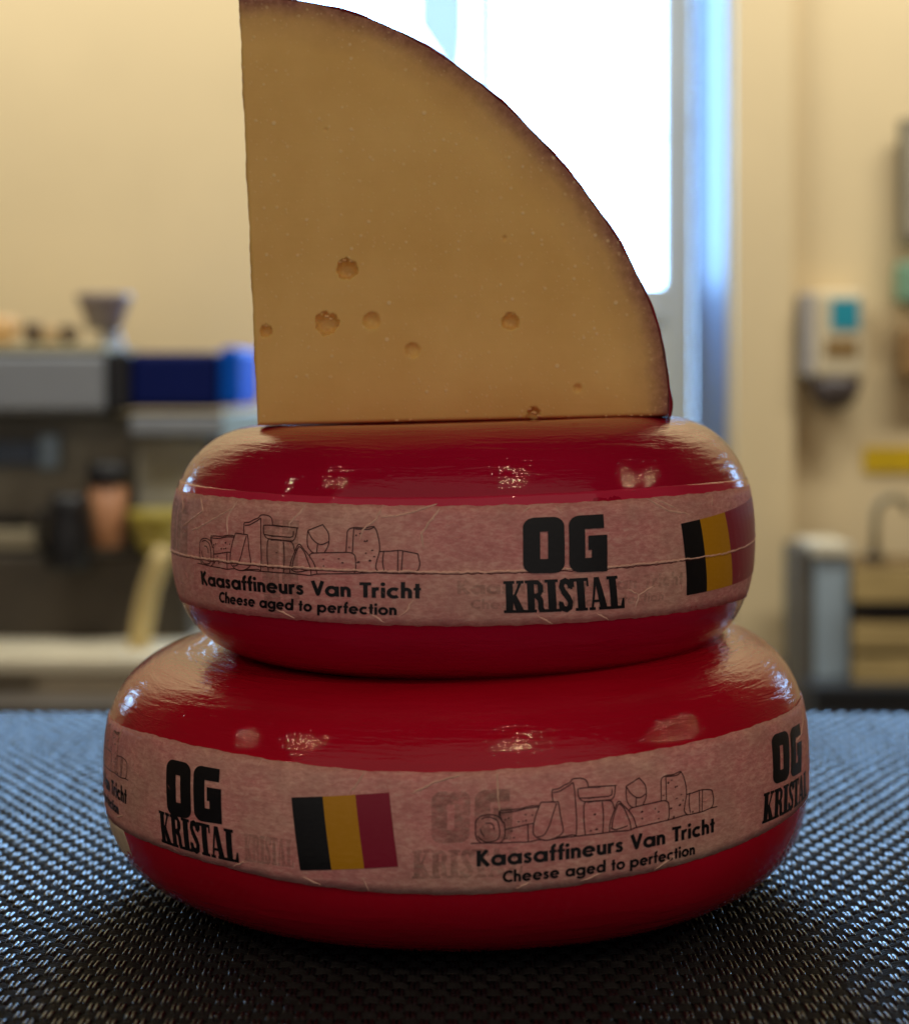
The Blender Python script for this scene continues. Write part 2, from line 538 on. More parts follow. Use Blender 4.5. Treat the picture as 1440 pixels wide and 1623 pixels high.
def logo_letters():
    r = .17
    def q(cx, cy, a0, a1): return arc(cx, cy, r * .95, r, a0, a1, 7)
    h = .34
    # letter O (0 .. .48) and letter G (.52 .. 1)
    O = [[(.29, 0), (.29, .26), (.19, .30), (.19, .70), (.29, .74), (.29, 1)] ]
    out = []
    for sx, ox in ((1, 0), (-1, .48)):
        f = lambda P: ccw([(ox + sx * x, y) for x, y in P])
        out.append(f([(.195, 0), (.195, 1)] + [(x * .8, y) for x, y in q(r, 1 - r, 90, 180)] + [(x * .8, y) for x, y in q(r, r, 180, 270)]))
    out += [rect(.15, 0, .33, .255), rect(.15, .745, .33, 1)]
    G = [[(.195, 0), (.195, 1)] + [(x * .8, y) for x, y in q(r, 1 - r, 90, 180)] + [(x * .8, y) for x, y in q(r, r, 180, 270)],
         rect(.15, .76, .43, 1), rect(.15, 0, .465, .25), rect(.275, 0, .465, .64), rect(.235, .39, .465, .64)]
    out += [ccw([(x + .52, y) for x, y in P]) for P in G]
    return [[(x / .985, y) for x, y in P] for P in out]


DRAW=[[(-84,115),(-81,127),(-68,139),(-51,144),(-32,145),(-12,142),(1,134),(11,118),(18,110),(19,71),(12,55),(-1,46)],[(-84,115),(-83,73),(-77,58),(-64,47)],[(-64,130),(-45,137),(-22,133),(-7,123),(-1,100),(1,81),(-4,62),(-19,53),(-48,51),(-64,58),(-76,71)],[(-48,116),(-32,116),(-21,107),(-19,93)],[(-66,97),(-64,84),(-53,70)],[(-100,46),(-64,47),(-1,46),(56,47),(99,46),(141,52),(173,49),(217,54),(278,56),(370,59)],[(-1,134),(1,158),(24,160),(70,163),(113,171),(142,171)],[(3,151),(30,152),(63,156),(97,163),(130,166),(142,166)],[(1,158),(4,139),(12,118),(19,117)],[(20,93),(56,99),(96,107),(123,110)],[(101,107),(102,47)],[(149,182),(204,181),(213,176),(220,130),(229,84),(223,68),(200,55),(173,49),(149,52),(129,64),(120,77),(122,109),(133,147),(143,169),(149,182)],[(206,176),(190,132),(179,100),(163,72),(149,63),(136,63)],[(193,181),(192,223),(215,226),(238,237),(259,245),(270,256),(298,257),(317,251),(325,239),(327,223)],[(195,213),(219,217),(241,228),(258,236),(271,243),(275,214),(278,152),(280,100),(277,57)],[(203,55),(237,59),(265,62),(277,57)],[(374,221),(327,223),(287,220),(287,203),(293,187),(312,175),(372,175)],[(293,189),(323,187),(373,187)],[(372,173),(313,174),(308,163),(307,112),(312,57)],[(325,225),(427,222),(433,219),(429,193),(421,179),(406,174),(323,175)],[(419,210),(417,191),(406,187),(359,187),(324,185)],[(323,171),(359,174),(404,172),(417,166),(423,151),(427,135)],[(378,170),(381,145),(382,106),(379,60)],[(321,57),(407,60),(429,60),(485,59),(512,66),(582,72),(652,77),(729,85),(742,84),(806,85),(854,92),(893,93)],[(405,60),(409,97),(425,135),(438,162),(448,165),(457,155),(482,130),(501,105),(510,81),(512,66),(485,59),(422,61),(405,60)],[(415,70),(419,103),(438,150),(449,156),(464,141),(478,110),(489,83),(491,60)],[(411,74),(429,67),(452,70),(478,76)],[(477,216),(533,240),(554,216),(559,188),(555,165),(542,143)],[(477,216),(475,186),(479,159),(494,142),(502,139)],[(477,215),(492,191),(514,174),(534,171),(559,183)],[(516,172),(513,143)],[(484,126),(494,137),(544,143),(624,149),(645,146),(655,134),(656,91),(650,79)],[(622,151),(625,220),(649,236),(681,236),(719,243),(728,229),(738,191),(739,158),(730,125),(727,99),(742,84)],[(648,234),(645,149)],[(651,232),(698,232),(719,241)],[(739,158),(776,161),(813,165),(868,156),(875,126),(869,100),(854,92)],[(754,162),(750,123),(756,89)],[(802,163),(801,87)],[(818,162),(813,88)]]
DOTS=[(32,132),(20,127),(43,87),(25,63),(51,63),(93,142),(118,139),(68,118),(83,119),(94,121),(349,128),(333,71),(356,75),(349,128),(332,71),(355,75),(538,120),(539,96),(595,125),(609,112),(609,87),(657,210),(673,217),(688,191),(696,193),(714,161),(692,150),(721,140),(706,125),(667,118),(677,85),(633,167),(767,92),(663,117)]


def line_art():
    """the row of drawn cheeses, relative to the line of words below it"""
    P = []
    f = lambda u, v: ((u + 80) / 958, v / 1e4 - (.00203 + .00353 * (u + 80) / 958))
    for pl in DRAW:
        q = [f(*p) for p in pl]
        P.append(q)
    return P, [f(*p) for p in DOTS]


def text_block(wh, par, q1, q2, gain, seam=None):
    artwork(wh, 'lettering', sans('Kaasaffineurs Van Tricht'), q1, par, M_BLACK, .00062, (26, 3))
    artwork(wh, 'lettering', sans('Cheese aged to perfection'), q2, par, M_BLACK, .00062, (26, 3))
    lines, dots = line_art()
    a, d = Vector(q1[3]), Vector(q1[2])
    span = (d.x - a.x)
    uw = span * wh.R                                  # metres per unit s
    pol = []
    for pl in lines:
        pm = [(s * uw, t * gain) for s, t in pl]      # metres
        # smooth the outline a little, hand drawn
        dense = []
        for i in range(len(pm) - 1):
            p0, p1, p2, p3 = pm[max(i - 1, 0)], pm[i], pm[i + 1], pm[min(i + 2, len(pm) - 1)]
            turn = 0 if i == 0 else abs(math.atan2(p2[1] - p1[1], p2[0] - p1[0]) - math.atan2(p1[1] - p0[1], p1[0] - p0[0]))
            sharp = 1.0 < turn < 5.3
            for k in range(4):
                t = k / 4
                if sharp or math.dist(p1, p2) > .006: dense.append(tuple(p1[j] + (p2[j] - p1[j]) * t for j in range(2)))
                else: dense.append(tuple(.5 * (2 * p1[j] + (p2[j] - p0[j]) * t + (2 * p0[j] - 5 * p1[j] + 4 * p2[j] - p3[j]) * t * t + (3 * p1[j] - p0[j] - 3 * p2[j] + p3[j]) * t ** 3) for j in range(2)))
        dense.append(pm[-1])
        pol += stroke(dense, .00036)
    for s, t in dots:
        x, y = s * uw, t * gain
        w, h = rng.uniform(.0003, .0007), rng.uniform(.0002, .0005)
        pol.append(ccw([(x - w, y - h * .4), (x + w * .2, y - h), (x + w, y), (x, y + h)]))
    pol = [[(x / uw, y / .02) for x, y in p] for p in pol]
    q = [tuple(a), tuple(d), (d.x, d.y + .02), (a.x, a.y + .02)]
    artwork(wh, 'cheese_drawing', pol, q, par, M_LINE, .00058, (30, 6), False)


def flag(wh, par, q, cuts=(0, 1 / 3, 2 / 3, 1)):
    (a, b, c_, d) = [Vector(v) for v in q]
    for k, (nm, m) in enumerate((('black_stripe', M_BLACK), ('yellow_stripe', M_YEL), ('red_stripe', M_INKRED))):
        s0, s1 = cuts[k], cuts[k + 1]
        qq = [tuple(a.lerp(b, s0)), tuple(a.lerp(b, s1)), tuple(d.lerp(c_, s1)), tuple(d.lerp(c_, s0))]
        artwork(wh, nm, [rect(0, 0, 1, 1)], qq, par, m, .00060, (8, 10))


def crease(wh, par, pts, w=.0005, mat=None, h=.00035):
    """a pinched fold of the paper: a low ridge along a path of (theta, v)"""
    pts = [Vector(p) for p in pts]
    dense = []
    for i in range(len(pts) - 1):
        n = max(2, int((((pts[i + 1].x - pts[i].x) * wh.R) ** 2 + (pts[i + 1].y - pts[i].y) ** 2) ** .5 / .0012))
        for k in range(n): dense.append(pts[i].lerp(pts[i + 1], k / n))
    dense.append(pts[-1])
    for p in dense:
        p.x += rng.normal(0, .00012) / wh.R; p.y += rng.normal(0, .00012)
    V = []
    for i, p in enumerate(dense):
        a, b = dense[max(i - 1, 0)], dense[min(i + 1, len(dense) - 1)]
        t = Vector(((b.x - a.x) * wh.R, b.y - a.y)); t.normalize()
        n = Vector((-t.y / wh.R, t.x))
        e = min(1, i / 3 + .15, (len(dense) - 1 - i) / 3 + .15); ww = w * e * rng.uniform(.7, 1.25)
        for s, o in ((-.5, .0), (-.22, h * .8), (0.0, h), (.22, h * .8), (.5, .0)):
            q = p + n * ww * s
            V.append(wh.at(q.x, q.y, .0004 + o * e))
    return mesh_np('crease', V, grid_faces(len(dense), 5), mat or M_CREASE, par)


# ------------------------------------------------------------------ upper wheel
WU = Wheel(.1242, .046, 2.5, 2.5, .05, lambda t: .0993 + .0022 * math.sin(t))
up = empty('waxed_round_cheese', (.0035, 0, .0978), 'smaller crimson waxed cheese wheel lying on the larger wheel, under the cut wedge', 'cheese wheel', 'waxed cheese wheels in the stack')
WU.build('wax_rind', M_WAX_U, up)
TH = np.linspace(-PI, PI, 361)
cu = lambda xs, ys: np.interp(TH, xs, ys)
bt = cu([-3.14, -1.5, -.89, -.59, -.26, 0, .32, .67, 1.04, 1.4, 3.14], [.0205, .0206, .0208, .02045, .02014, .0202, .0209, .0220, .0226, .0224, .0205])
bb = cu([-3.14, -1.36, -.9, -.59, -.26, 0, .32, .67, 1.04, 1.36, 3.14], [-.0252, -.0262, -.0246, -.0242, -.0244, -.0243, -.02395, -.02346, -.02315, -.0246, -.0252])
bandU = WU.strip('paper_band', M_PAPER, up, TH, bb, bt, .00040, 14, .00022)
WU.strip('adhesive_tape', M_TAPE, up, TH, bt - .001, bt + .0034 + .0006 * np.sin(TH * 3), .00030, 6, .00008)
# edge of the second paper layer running round the band
sx = [-1.5, -1.24, -.86, -.575, -.255, 0, .216, .439, .707, .989, 1.25, 1.5]
sy = [-.0052, -.00476, -.00388, -.00396, -.00397, -.00401, -.00362, -.00337, -.00255, -.00212, -.0008, .0005]
tt = np.linspace(-1.5, 1.5, 150)
sp = [(t, float(np.interp(t, sx, sy)) + .00008 * math.sin(t * 70)) for t in tt]
o = crease(WU, bandU, sp, .0009, M_CREASE, .00042); o.name = 'paper_seam'
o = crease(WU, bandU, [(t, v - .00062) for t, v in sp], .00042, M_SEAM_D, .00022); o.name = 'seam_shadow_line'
text_block(WU, bandU, [(-.985, -.01464), (-.128, -.01368), (-.127, -.0080), (-.984, -.0092)],
           [(-.889, -.0206), (-.2025, -.0202), (-.2008, -.0160), (-.877, -.0162)], 1.06)
artwork(WU, 'logo_lettering', logo_letters(), [(.172, -.0046), (.4395, -.0048), (.4400, .0163), (.1720, .0155)], bandU, M_BLACK, .00086, (10, 8))
artwork(WU, 'logo_lettering', serif_word(), [(.119, -.0192), (.5105, -.01916), (.4915, -.0066), (.115, -.0073)], bandU, M_BLACK, .00062, (14, 5))
flag(WU, bandU, [(.765, -.0165), (1.45, -.0140), (1.34, .0178), (.731, .0112)], (0, .155, .41, 1))
for P in ([(-1.22, .0203), (-1.16, .0150), (-1.17, .011)], [(-1.02, .0200), (-.98, .0145), (-1.08, .0095), (-1.15, .0068)],
          [(-.79, .0200), (-.81, .0165), (-.90, .0120), (-1.0, .0075), (-1.06, .0062)], [(-.79, .019), (-.83, .013), (-.82, .0055)],
          [(-.50, .0200), (-.52, .0165), (-.555, .0125), (-.555, .0095)], [(-.245, .0202), (-.265, .0150), (-.305, .0110), (-.315, .0068)],
          [(-.08, .0210), (-.16, .0175), (-.255, .0155)], [(-.07, .0195), (-.10, .0145), (-.125, .0100), (-.12, .0045)],
          [(.20, .0200), (.175, .0175)], [(.275, .0201), (.30, .0175)], [(.60, .0212), (.68, .0165), (.78, .0145)], [(.63, .0215), (.72, .0170)],
          [(.27, -.0240), (.22, -.0205)], [(.46, -.0235), (.41, -.0205)], [(.55, -.0205), (.56, -.0145), (.62, -.0112)], [(.56, -.0145), (.51, -.0120)],
          [(-.30, -.0190), (-.24, -.0235)], [(-.62, -.0205), (-.55, -.0235)], [(.92, .0205), (.90, .0165)], [(-.15, -.014), (-.17, -.0185), (-.20, -.021)]):
    crease(WU, bandU, P, .0009)
artwork(WU, 'ghost_print', logo_letters(), [(-1.36, -.004), (-1.09, -.004), (-1.09, .0170), (-1.36, .0170)], bandU, M_GHOST_U, .00050, (8, 8))
artwork(WU, 'ghost_print', [rect(0, 0, .34, 1), rect(.40, .1, .70, 1)], [(-.66, -.022), (-.46, -.022), (-.46, .0135), (-.66, .0135)], bandU, M_GHOST_U, .00050, (8, 8))
artwork(WU, 'ghost_print', sans('Kaasaffineurs Van Tricht'), [(-.02, -.0120), (.74, -.0120), (.74, -.0070), (-.02, -.0070)], bandU, M_GHOST_U, .00050, (20, 3))
artwork(WU, 'ghost_print', sans('Cheese aged to perfection'), [(.02, -.0175), (.66, -.0175), (.66, -.0140), (.02, -.0140)], bandU, M_GHOST_U, .00050, (20, 3))

# ------------------------------------------------------------------ lower wheel
WL = Wheel(.1494, .056, 2.35, 3.2, .047, lambda t: .1042 - .0038 * math.cos(t) + .0042 * math.sin(t), .0978)
lo = empty('waxed_round_cheese', (.0008, 0, 0), 'larger red waxed cheese wheel at the bottom of the stack, resting on the woven mat', 'cheese wheel', 'waxed cheese wheels in the stack')
WL.build('wax_rind', M_WAX_L, lo)
bt = cu([-3.14, -1.58, -.90, -.637, -.44, -.22, 0, .194, .445, .645, .916, 1.29, 1.7, 3.14], [.023, .0255, .0310, .0306, .0297, .0285, .0288, .0300, .0323, .0337, .0350, .0352, .033, .023])
bb = cu([-3.14, -1.5, -1.086, -.868, -.62, -.43, -.22, 0, .19, .436, .626, .874, 1.13, 1.5, 3.14], [-.016, -.0122, -.0106, -.0101, -.0112, -.0131, -.01425, -.0144, -.0135, -.0112, -.0092, -.0065, -.0040, -.004, -.016])
bandL = WL.strip('paper_band', M_PAPER_L, lo, TH, bb, bt, .00040, 14, .0002)
flap_t = np.linspace(-1.62, -1.045, 30)
WL.strip('paper_flap', M_FLAP, lo, flap_t, np.interp(flap_t, [-1.62, -1.2, -1.045], [-.034, -.030, -.0245]), np.interp(flap_t, [-1.62, -1.08, -1.045], [-.011, -.010, -.0225]), .00025, 8, .0001)
artwork(WL, 'logo_lettering', logo_letters(), [(-.812, .0034), (-.609, .0044), (-.618, .0240), (-.829, .0240)], bandL, M_BLACK, .00060, (10, 8))
artwork(WL, 'logo_lettering', serif_word(), [(-.840, -.0078), (-.557, -.0087), (-.562, .0030), (-.851, .0040)], bandL, M_BLACK, .00060, (14, 5))
flag(WL, bandL, [(-.3825, -.0082), (-.1383, -.0043), (-.1607, .0214), (-.4068, .0174)])
text_block(WL, bandL, [(.0467, -.00397), (.6881, -.0001), (.6881, .0053), (.0466, .0016)],
           [(.1084, -.0099), (.6218, -.0068), (.6204, -.0027), (.108, -.0057)], 1.0)
artwork(WL, 'logo_lettering', logo_letters(), [(.9465, .0110), (1.17, .0100), (1.21, .0285), (.9600, .0295)], bandL, M_BLACK, .00060, (10, 8))
artwork(WL, 'logo_lettering', serif_word(), [(.888, -.0023), (1.25, -.0020), (1.25, .0085), (.898, .0090)], bandL, M_BLACK, .00060, (14, 5))
text_block(WL, bandL, [(-1.675, .0010), (-1.034, .0011), (-1.034, .0070), (-1.675, .0065)],
           [(-1.61, -.0050), (-1.10, -.0050), (-1.10, -.0008), (-1.61, -.0008)], 1.0)
artwork(WL, 'ghost_print', logo_letters(), [(-.0604, .0040), (.1289, .0053), (.1331, .0229), (-.0609, .0220)], bandL, M_GHOST, .00050, (8, 8))
artwork(WL, 'ghost_print', serif_word(), [(-.105, -.0085), (.155, -.0075), (.155, .0025), (-.105, .0015)], bandL, M_GHOST, .00050, (12, 5))
artwork(WL, 'ghost_print', serif_word(), [(-.54, -.0075), (-.40, -.0075), (-.40, .0025), (-.54, .0025)], bandL, M_GHOST_U, .00050, (12, 5))
for P in ([(-.222, .0285), (-.245, .0225), (-.262, .0205)], [(.096, .0290), (.098, .0200), (.102, .0140)], [(-.11, .0210), (-.05, .0255), (.02, .0280)],
          [(-.21, -.0140), (-.225, -.0090)], [(-.33, -.0130), (-.38, -.0105)], [(-1.12, .0295), (-1.14, .0225)], [(-1.06, -.004), (-1.13, -.007)],
          [(-.62, .0300), (-.64, .0270)], [(-.50, .0297), (-.51, .0268)], [(-.40, .0293), (-.405, .0265)], [(.30, -.0110), (.36, -.0085)],
          [(.50, -.0100), (.56, -.0060)], [(1.30, .0345), (1.27, .0290), (1.20, .0240), (1.12, .0225)], [(-.58, -.0105), (-.53, -.0075)], [(.14, -.0125), (.18, -.0098)]):
    crease(WL, bandL, P, .0008)

# many short faint wrinkles where the paper was smoothed down by hand
for wh_, par_, lo_, hi_, n_ in ((WU, bandU, -.022, .019, 46), (WL, bandL, -.006, .026, 40)):
    for k in range(n_):
        u_, v_ = rng.uniform(-1.25, 1.25), rng.uniform(lo_, hi_)
        a_ = rng.uniform(-.5, 2.2); l_ = rng.uniform(.0025, .008)
        mid_ = (u_ + math.cos(a_) * l_ * .5 / wh_.R, v_ + math.sin(a_) * l_ * .5)
        end_ = (mid_[0] + math.cos(a_ + .5) * l_ * .5 / wh_.R, mid_[1] + math.sin(a_ + .5) * l_ * .5)
        if max(v_, mid_[1], end_[1]) < hi_ + .001: crease(wh_, par_, [(u_, v_), mid_, end_], .00042, M_PAPER_L, .00024)

# ------------------------------------------------------------------ the cut wedge
def cheese_material():
    t = NT('cheese_paste')
    tc = t('ShaderNodeTexCoord'); ob = tc.outputs['Object']
    n1 = t.noise(ob, 22, 5, .6); n2 = t.noise(ob, 420, 4, .6)
    base = t.ramp(n1.outputs[0], [(.3, c(230, 184, 104)), (.7, c(242, 200, 122))]).outputs[0]
    # crystals: scattered pale specks of several sizes
    def specks(scale, thr, size):
        v = t('ShaderNodeTexVoronoi', {'Vector': t.map(ob, (1, .25, 1)), 'Scale': scale, 'Randomness': 1.0})
        pick = t.math('GREATER_THAN', t('ShaderNodeSeparateColor', {'Color': v.outputs['Color']}).outputs[0], thr)
        return t.math('MULTIPLY', t.ramp(v.outputs['Distance'], [(size * .6, g(1)), (size, g(0))]).outputs[0], pick), v
    s1, _ = specks(230, .55, .20); s2, _ = specks(480, .5, .26); s3, _ = specks(130, .84, .14)
    clus = t.ramp(t.noise(ob, 34, 3, .6).outputs[0], [(.38, g(.25)), (.62, g(1))]).outputs[0]
    s1 = t.math('MULTIPLY', s1, clus); s2 = t.math('MULTIPLY', s2, clus)
    sp = t.math('ADD', t.math('ADD', s1, t.math('MULTIPLY', s2, .6)), s3, clamp=True)
    # towards the rind the paste is darker and browner
    at = t('ShaderNodeAttribute', attribute_name='rind_distance').outputs['Fac']
    wob = t.math('ADD', at, t.math('MULTIPLY', t.math('SUBTRACT', t.noise(ob, 60, 4).outputs[0], .5), .006))
    zone = t.ramp(t.math('MULTIPLY', wob, 40), [(.02, g(1)), (.12, g(.75)), (.34, g(.22)), (.75, g(0))]).outputs[0]
    rindc = t.ramp(t.noise(ob, 300, 5, .7).outputs[0], [(.35, c(128, 70, 62)), (.7, c(184, 132, 110))]).outputs[0]
    col = t.mix(zone, base, rindc)
    col = t.mix(t.math('MULTIPLY', sp, .62), col, c(250, 222, 170))
    drag = t.noise(t.map(ob, (18, 1, 260), (0, .18, 0)), 1.0, 4, .65)
    h = t.math('ADD', t.math('MULTIPLY', n2.outputs[0], .25), t.math('MULTIPLY', sp, .8))
    h = t.math('ADD', h, t.math('MULTIPLY', drag.outputs[0], .6))
    t.P(Base_Color=col, Roughness=.52, Specular_IOR_Level=.35, Subsurface_Weight=.25, Subsurface_Scale=.006,
        Subsurface_Radius=(1.0, .55, .2), Normal=t.bump(h, .5, .0004))
    return t.m


M_CHEESE = cheese_material()
M_RIND = wax_material('rind_wax', c(120, 16, 34), c(140, 20, 42))
ORI = Vector((-.0804, -.045, .1954))
wedge = empty('cheese_wedge', ORI, 'tall quarter wedge of golden cheese with round eyes standing on the upper wheel', 'cheese wedge')
# outline in the plane of the cut, measured from the lower left corner (metres)
arc_px = [(1057, 657), (1057, 600), (1049, 545), (1040, 512), (1018, 455), (985, 392), (945, 328), (900, 268), (842, 205), (780, 148), (712, 96), (640, 52), (580, 25), (520, 8), (450, -2), (377, -6)]
K = .755 / 2934
AP = [((x - 407) * K, (672 - y) * K) for x, y in arc_px]
ang = np.array([math.atan2(y, x) for x, y in AP]); rad = np.array([math.hypot(x, y) for x, y in AP])
a0, a1 = ang[0], ang[-1]
rr = np.polyfit(ang, rad, 6)
NA, NR = 420, 340
holes = [(549, 424, 17, .8, 1), (517, 510, 19, .62, 1), (588, 506, 14.5, .5, 0), (653, 553, 13, .40, 0), (808, 507, 14, .75, 1),
         (421, 522, 10, .8, 1), (914, 613, 7, .6, 0), (845, 652, 10, .7, 1), (799, 375, 4, .6, 0), (515, 203, 3, .5, 0), (838, 660, 6, .6, 0)]
HP = [((x - 407) * K, (672 - y) * K, r * K, d, ragged, random.uniform(0, 6)) for x, y, r, d, ragged in holes]


def face_depth(X, Z):
    D = np.zeros_like(X)
    for hx, hz, r, d, ragged, ph in HP:
        dx, dz = X - hx, Z - hz
        A_ = np.arctan2(dz, dx)
        rad_ = r * (1 + (.07 * np.sin(3 * A_ + ph) + .06 * np.sin(7 * A_ + 2 * ph) + .03 * np.sin(13 * A_)) * (0.75 if ragged else .3))
        q = np.hypot(dx, dz * 1.02) / rad_
        dd = np.where(q < 1, (1 - q ** (3 if ragged else 2)) ** (.5 if ragged else .8) * r * d * 1.5, 0)
        lip = np.exp(-((q - 1.08) / .10) ** 2) * .00012 * (1 if ragged else -.6)
        up_ = ragged * np.exp(-((dx - r * .25) ** 2 + (dz - r * .78) ** 2) / (r * .26) ** 2) * .9 + ragged * np.exp(-((dx + r * .42) ** 2 + (dz - r * .72) ** 2) / (r * .22) ** 2) * .8
        D = np.maximum(D, dd * (1 - np.clip(up_, 0, 1))) if True else D
        D -= lip
    return D


phi = np.linspace(a0, a1, NA)
rho = 1 - (1 - np.linspace(0, 1, NR)) ** 1.0
Rout = np.polyval(rr, phi) + .00012 * np.sin(phi * 31) + .00006 * np.sin(phi * 83 + 1)
crumbB = .00025 * np.abs(np.sin(np.linspace(0, 60, NR))) ** 3
PX = (rho[None, :] * Rout[:, None]) * np.cos(phi)[:, None]
PZ = (rho[None, :] * Rout[:, None]) * np.sin(phi)[:, None]
lf = np.exp(-(a1 - phi) / .004)[:, None]
PX = PX + lf * (.00022 * np.sin(PZ * 170) + .00012 * np.sin(PZ * 411) + .00008 * np.sin(PZ * 1100))
# rounding near the cut edges, and slight saw marks
dl = np.minimum(np.maximum(PX * math.sin(a1) - PZ * math.cos(a1), 0), np.maximum(PZ * math.cos(a0) - PX * math.sin(a0), 0))
dr = (1 - rho[None, :]) * Rout[:, None]
edge = lambda d, r: np.where(d < r, r - np.sqrt(np.clip(r * r - (r - d) ** 2, 0, None)), 0)
DY = face_depth(PX, PZ) + edge(dl, .0016) + edge(dr, .0006) + .00016 * np.sin(PX * 46 + PZ * 31) + .00008 * np.sin(PX * 130 - PZ * 61)
V0 = np.stack([PX, DY, PZ], -1).reshape(-1, 3)
F0 = grid_faces(NA, NR)
TH_W = .082
# boundary loop: along the bottom edge (phi = a0), round the arc, back along the left edge
bi = [j for j in range(NR)] + [i * NR + NR - 1 for i in range(1, NA)] + [(NA - 1) * NR + j for j in range(NR - 2, 0, -1)]
bl = V0[bi]
rows = [bl]
ce = np.array([.06, 0, .06])
for y in (.004, .012, .03, .05, .07, TH_W - .002, TH_W):
    q = bl.copy(); q[:, 1] = y
    q[:, 0] += .0002 * np.sin(bl[:, 2] * 400 + y * 900) * (bl[:, 0] < .001)
    rows.append(q)
base = len(V0)
VV = np.concatenate([V0] + rows[1:] + [np.array([[.06, TH_W, .06]])])
nb = len(bi)
side = []
prev = np.array(bi)
for k in range(1, len(rows)):
    cur = base + (k - 1) * nb + np.arange(nb)
    side.append(np.stack([prev, np.roll(prev, -1), np.roll(cur, -1), cur], 1)); prev = cur
tip = len(VV) - 1
cap = np.stack([prev, np.roll(prev, -1), np.full(nb, tip), np.full(nb, tip)], 1)
rd = np.concatenate([dr.reshape(-1) if dr.shape == PX.shape else np.broadcast_to(dr, PX.shape).reshape(-1)] + [np.full(nb, .0)] * (len(rows) - 1) + [[.1]])
for k in range(1, len(rows)):
    x, z = rows[k][:, 0], rows[k][:, 2]
    pr = np.polyval(rr, np.clip(np.arctan2(z, x), a0, a1)) - np.hypot(x, z)
    rd[base + (k - 1) * nb: base + k * nb] = np.maximum(pr, 0)
FF = np.concatenate([F0[:, ::1]] + side)
me_o = mesh_np('cheese_paste', VV, FF, M_CHEESE, wedge, None, True, {'rind_distance': rd})
bm = bmesh.new(); bm.from_mesh(me_o.data); bm.verts.ensure_lookup_table()
for a_, b_ in zip(prev, np.roll(prev, -1)):
    try: bm.faces.new((bm.verts[int(a_)], bm.verts[int(b_)], bm.verts[tip])).smooth = False
    except ValueError: pass
bmesh.ops.recalc_face_normals(bm, faces=bm.faces)
bm.to_mesh(me_o.data); bm.free()
# wax rind: a thin shell round the arc
rp = np.linspace(a0 - .002, a1 + .001, 260)
RV, RUV = [], []
for k, p in enumerate(rp):
    Rb = float(np.polyval(rr, p)) + .00015
    th_ = .0009 + .0003 * math.sin(p * 29) + (.0009 * math.exp(-((p - .045) / .03) ** 2))
    prof_ = [(Rb, .0006), (Rb + th_ * .7, .0009), (Rb + th_, .0022), (Rb + th_ + .002, .02), (Rb + th_ + .003, .041), (Rb + th_ + .002, .062), (Rb + th_, TH_W), (Rb, TH_W + .0004)]
    for r, y in prof_:
        w = .00007 * math.sin(p * 110 + y * 300) + .00008 * math.sin(p * 43)
        RV.append(((r + w) * math.cos(p), y, (r + w) * math.sin(p))); RUV.append((p * .17, y))
mesh_np('wax_rind', RV, grid_faces(260, 8), M_RIND, wedge, RUV)
# crumbs and torn bits along the lower edge and at the rim of the eyes
M_CRUMB = plain('crumb', c(236, 190, 130), .6, .3, scale=300)
bm = bmesh.new()
for (px, py, s) in [(845, 652, 2.2), (838, 646, 1.6), (853, 657, 1.8), (628, 664, 1.6), (650, 663, 1.4), (690, 662, 1.0), (775, 660, 1.0), (900, 658, .9), (960, 657, .9), (1000, 656, 1.1), (1015, 656, .9), (1030, 655, .9), (980, 656, .7),
                    (545, 410, 1.5), (557, 411, 1.8), (538, 413, 1.3), (517, 499, 2.0), (523, 503, 1.5), (421, 514, 1.3)]:
    x, z = (px - 407) * K, (672 - py) * K
    bmesh.ops.create_icosphere(bm, subdivisions=2, radius=s * K * 1.5, matrix=Matrix.Translation((x, .0002 if py > 600 else .0006, z)) @ Matrix.Diagonal((1.5, .7, .8, 1)))
for v in bm.verts: v.co += Vector([random.uniform(-1, 1) * .00016 for _ in range(3)])
tag(from_bm('crumbs', bm, M_CRUMB, wedge, True), kind='stuff')

# ------------------------------------------------------------------ woven mat and table
def mat_material():
    t = NT('woven_vinyl')
    tc = t('ShaderNodeTexCoord')
    n = t.noise(t.map(tc.outputs['Object'], (160, 160, 160)), 1, 4)
    n2 = t.noise(t.map(tc.outputs['Object'], (18, 18, 18)), 1, 3)
    col = t.mix(t.ramp(n2.outputs[0], [(.35, g(0)), (.7, g(1))]).outputs[0], c(22, 23, 27), c(33, 33, 36))
    t.P(Base_Color=col, Roughness=t.ramp(n.outputs[0], [(.3, g(.20)), (.7, g(.32))]).outputs[0], Specular_IOR_Level=.85, Specular_Tint=(.6, .82, 1, 1), Coat_Weight=.0)
    return t.m


M_MAT = mat_material()
M_WEFT = plain('weft_vinyl', c(32, 32, 34), .62, .22, scale=60, var=.3)
M_MATB = plain('mat_backing', c(24, 22, 21), .8, .1)
X0, X1, Y0, Y1 = -.33, .33, -.26, .392
px_, py_ = .0047, .0078
table_mat = empty('woven_mat', (0, 0, -.0032), 'dark woven vinyl mat under the stack of cheeses', 'mat')


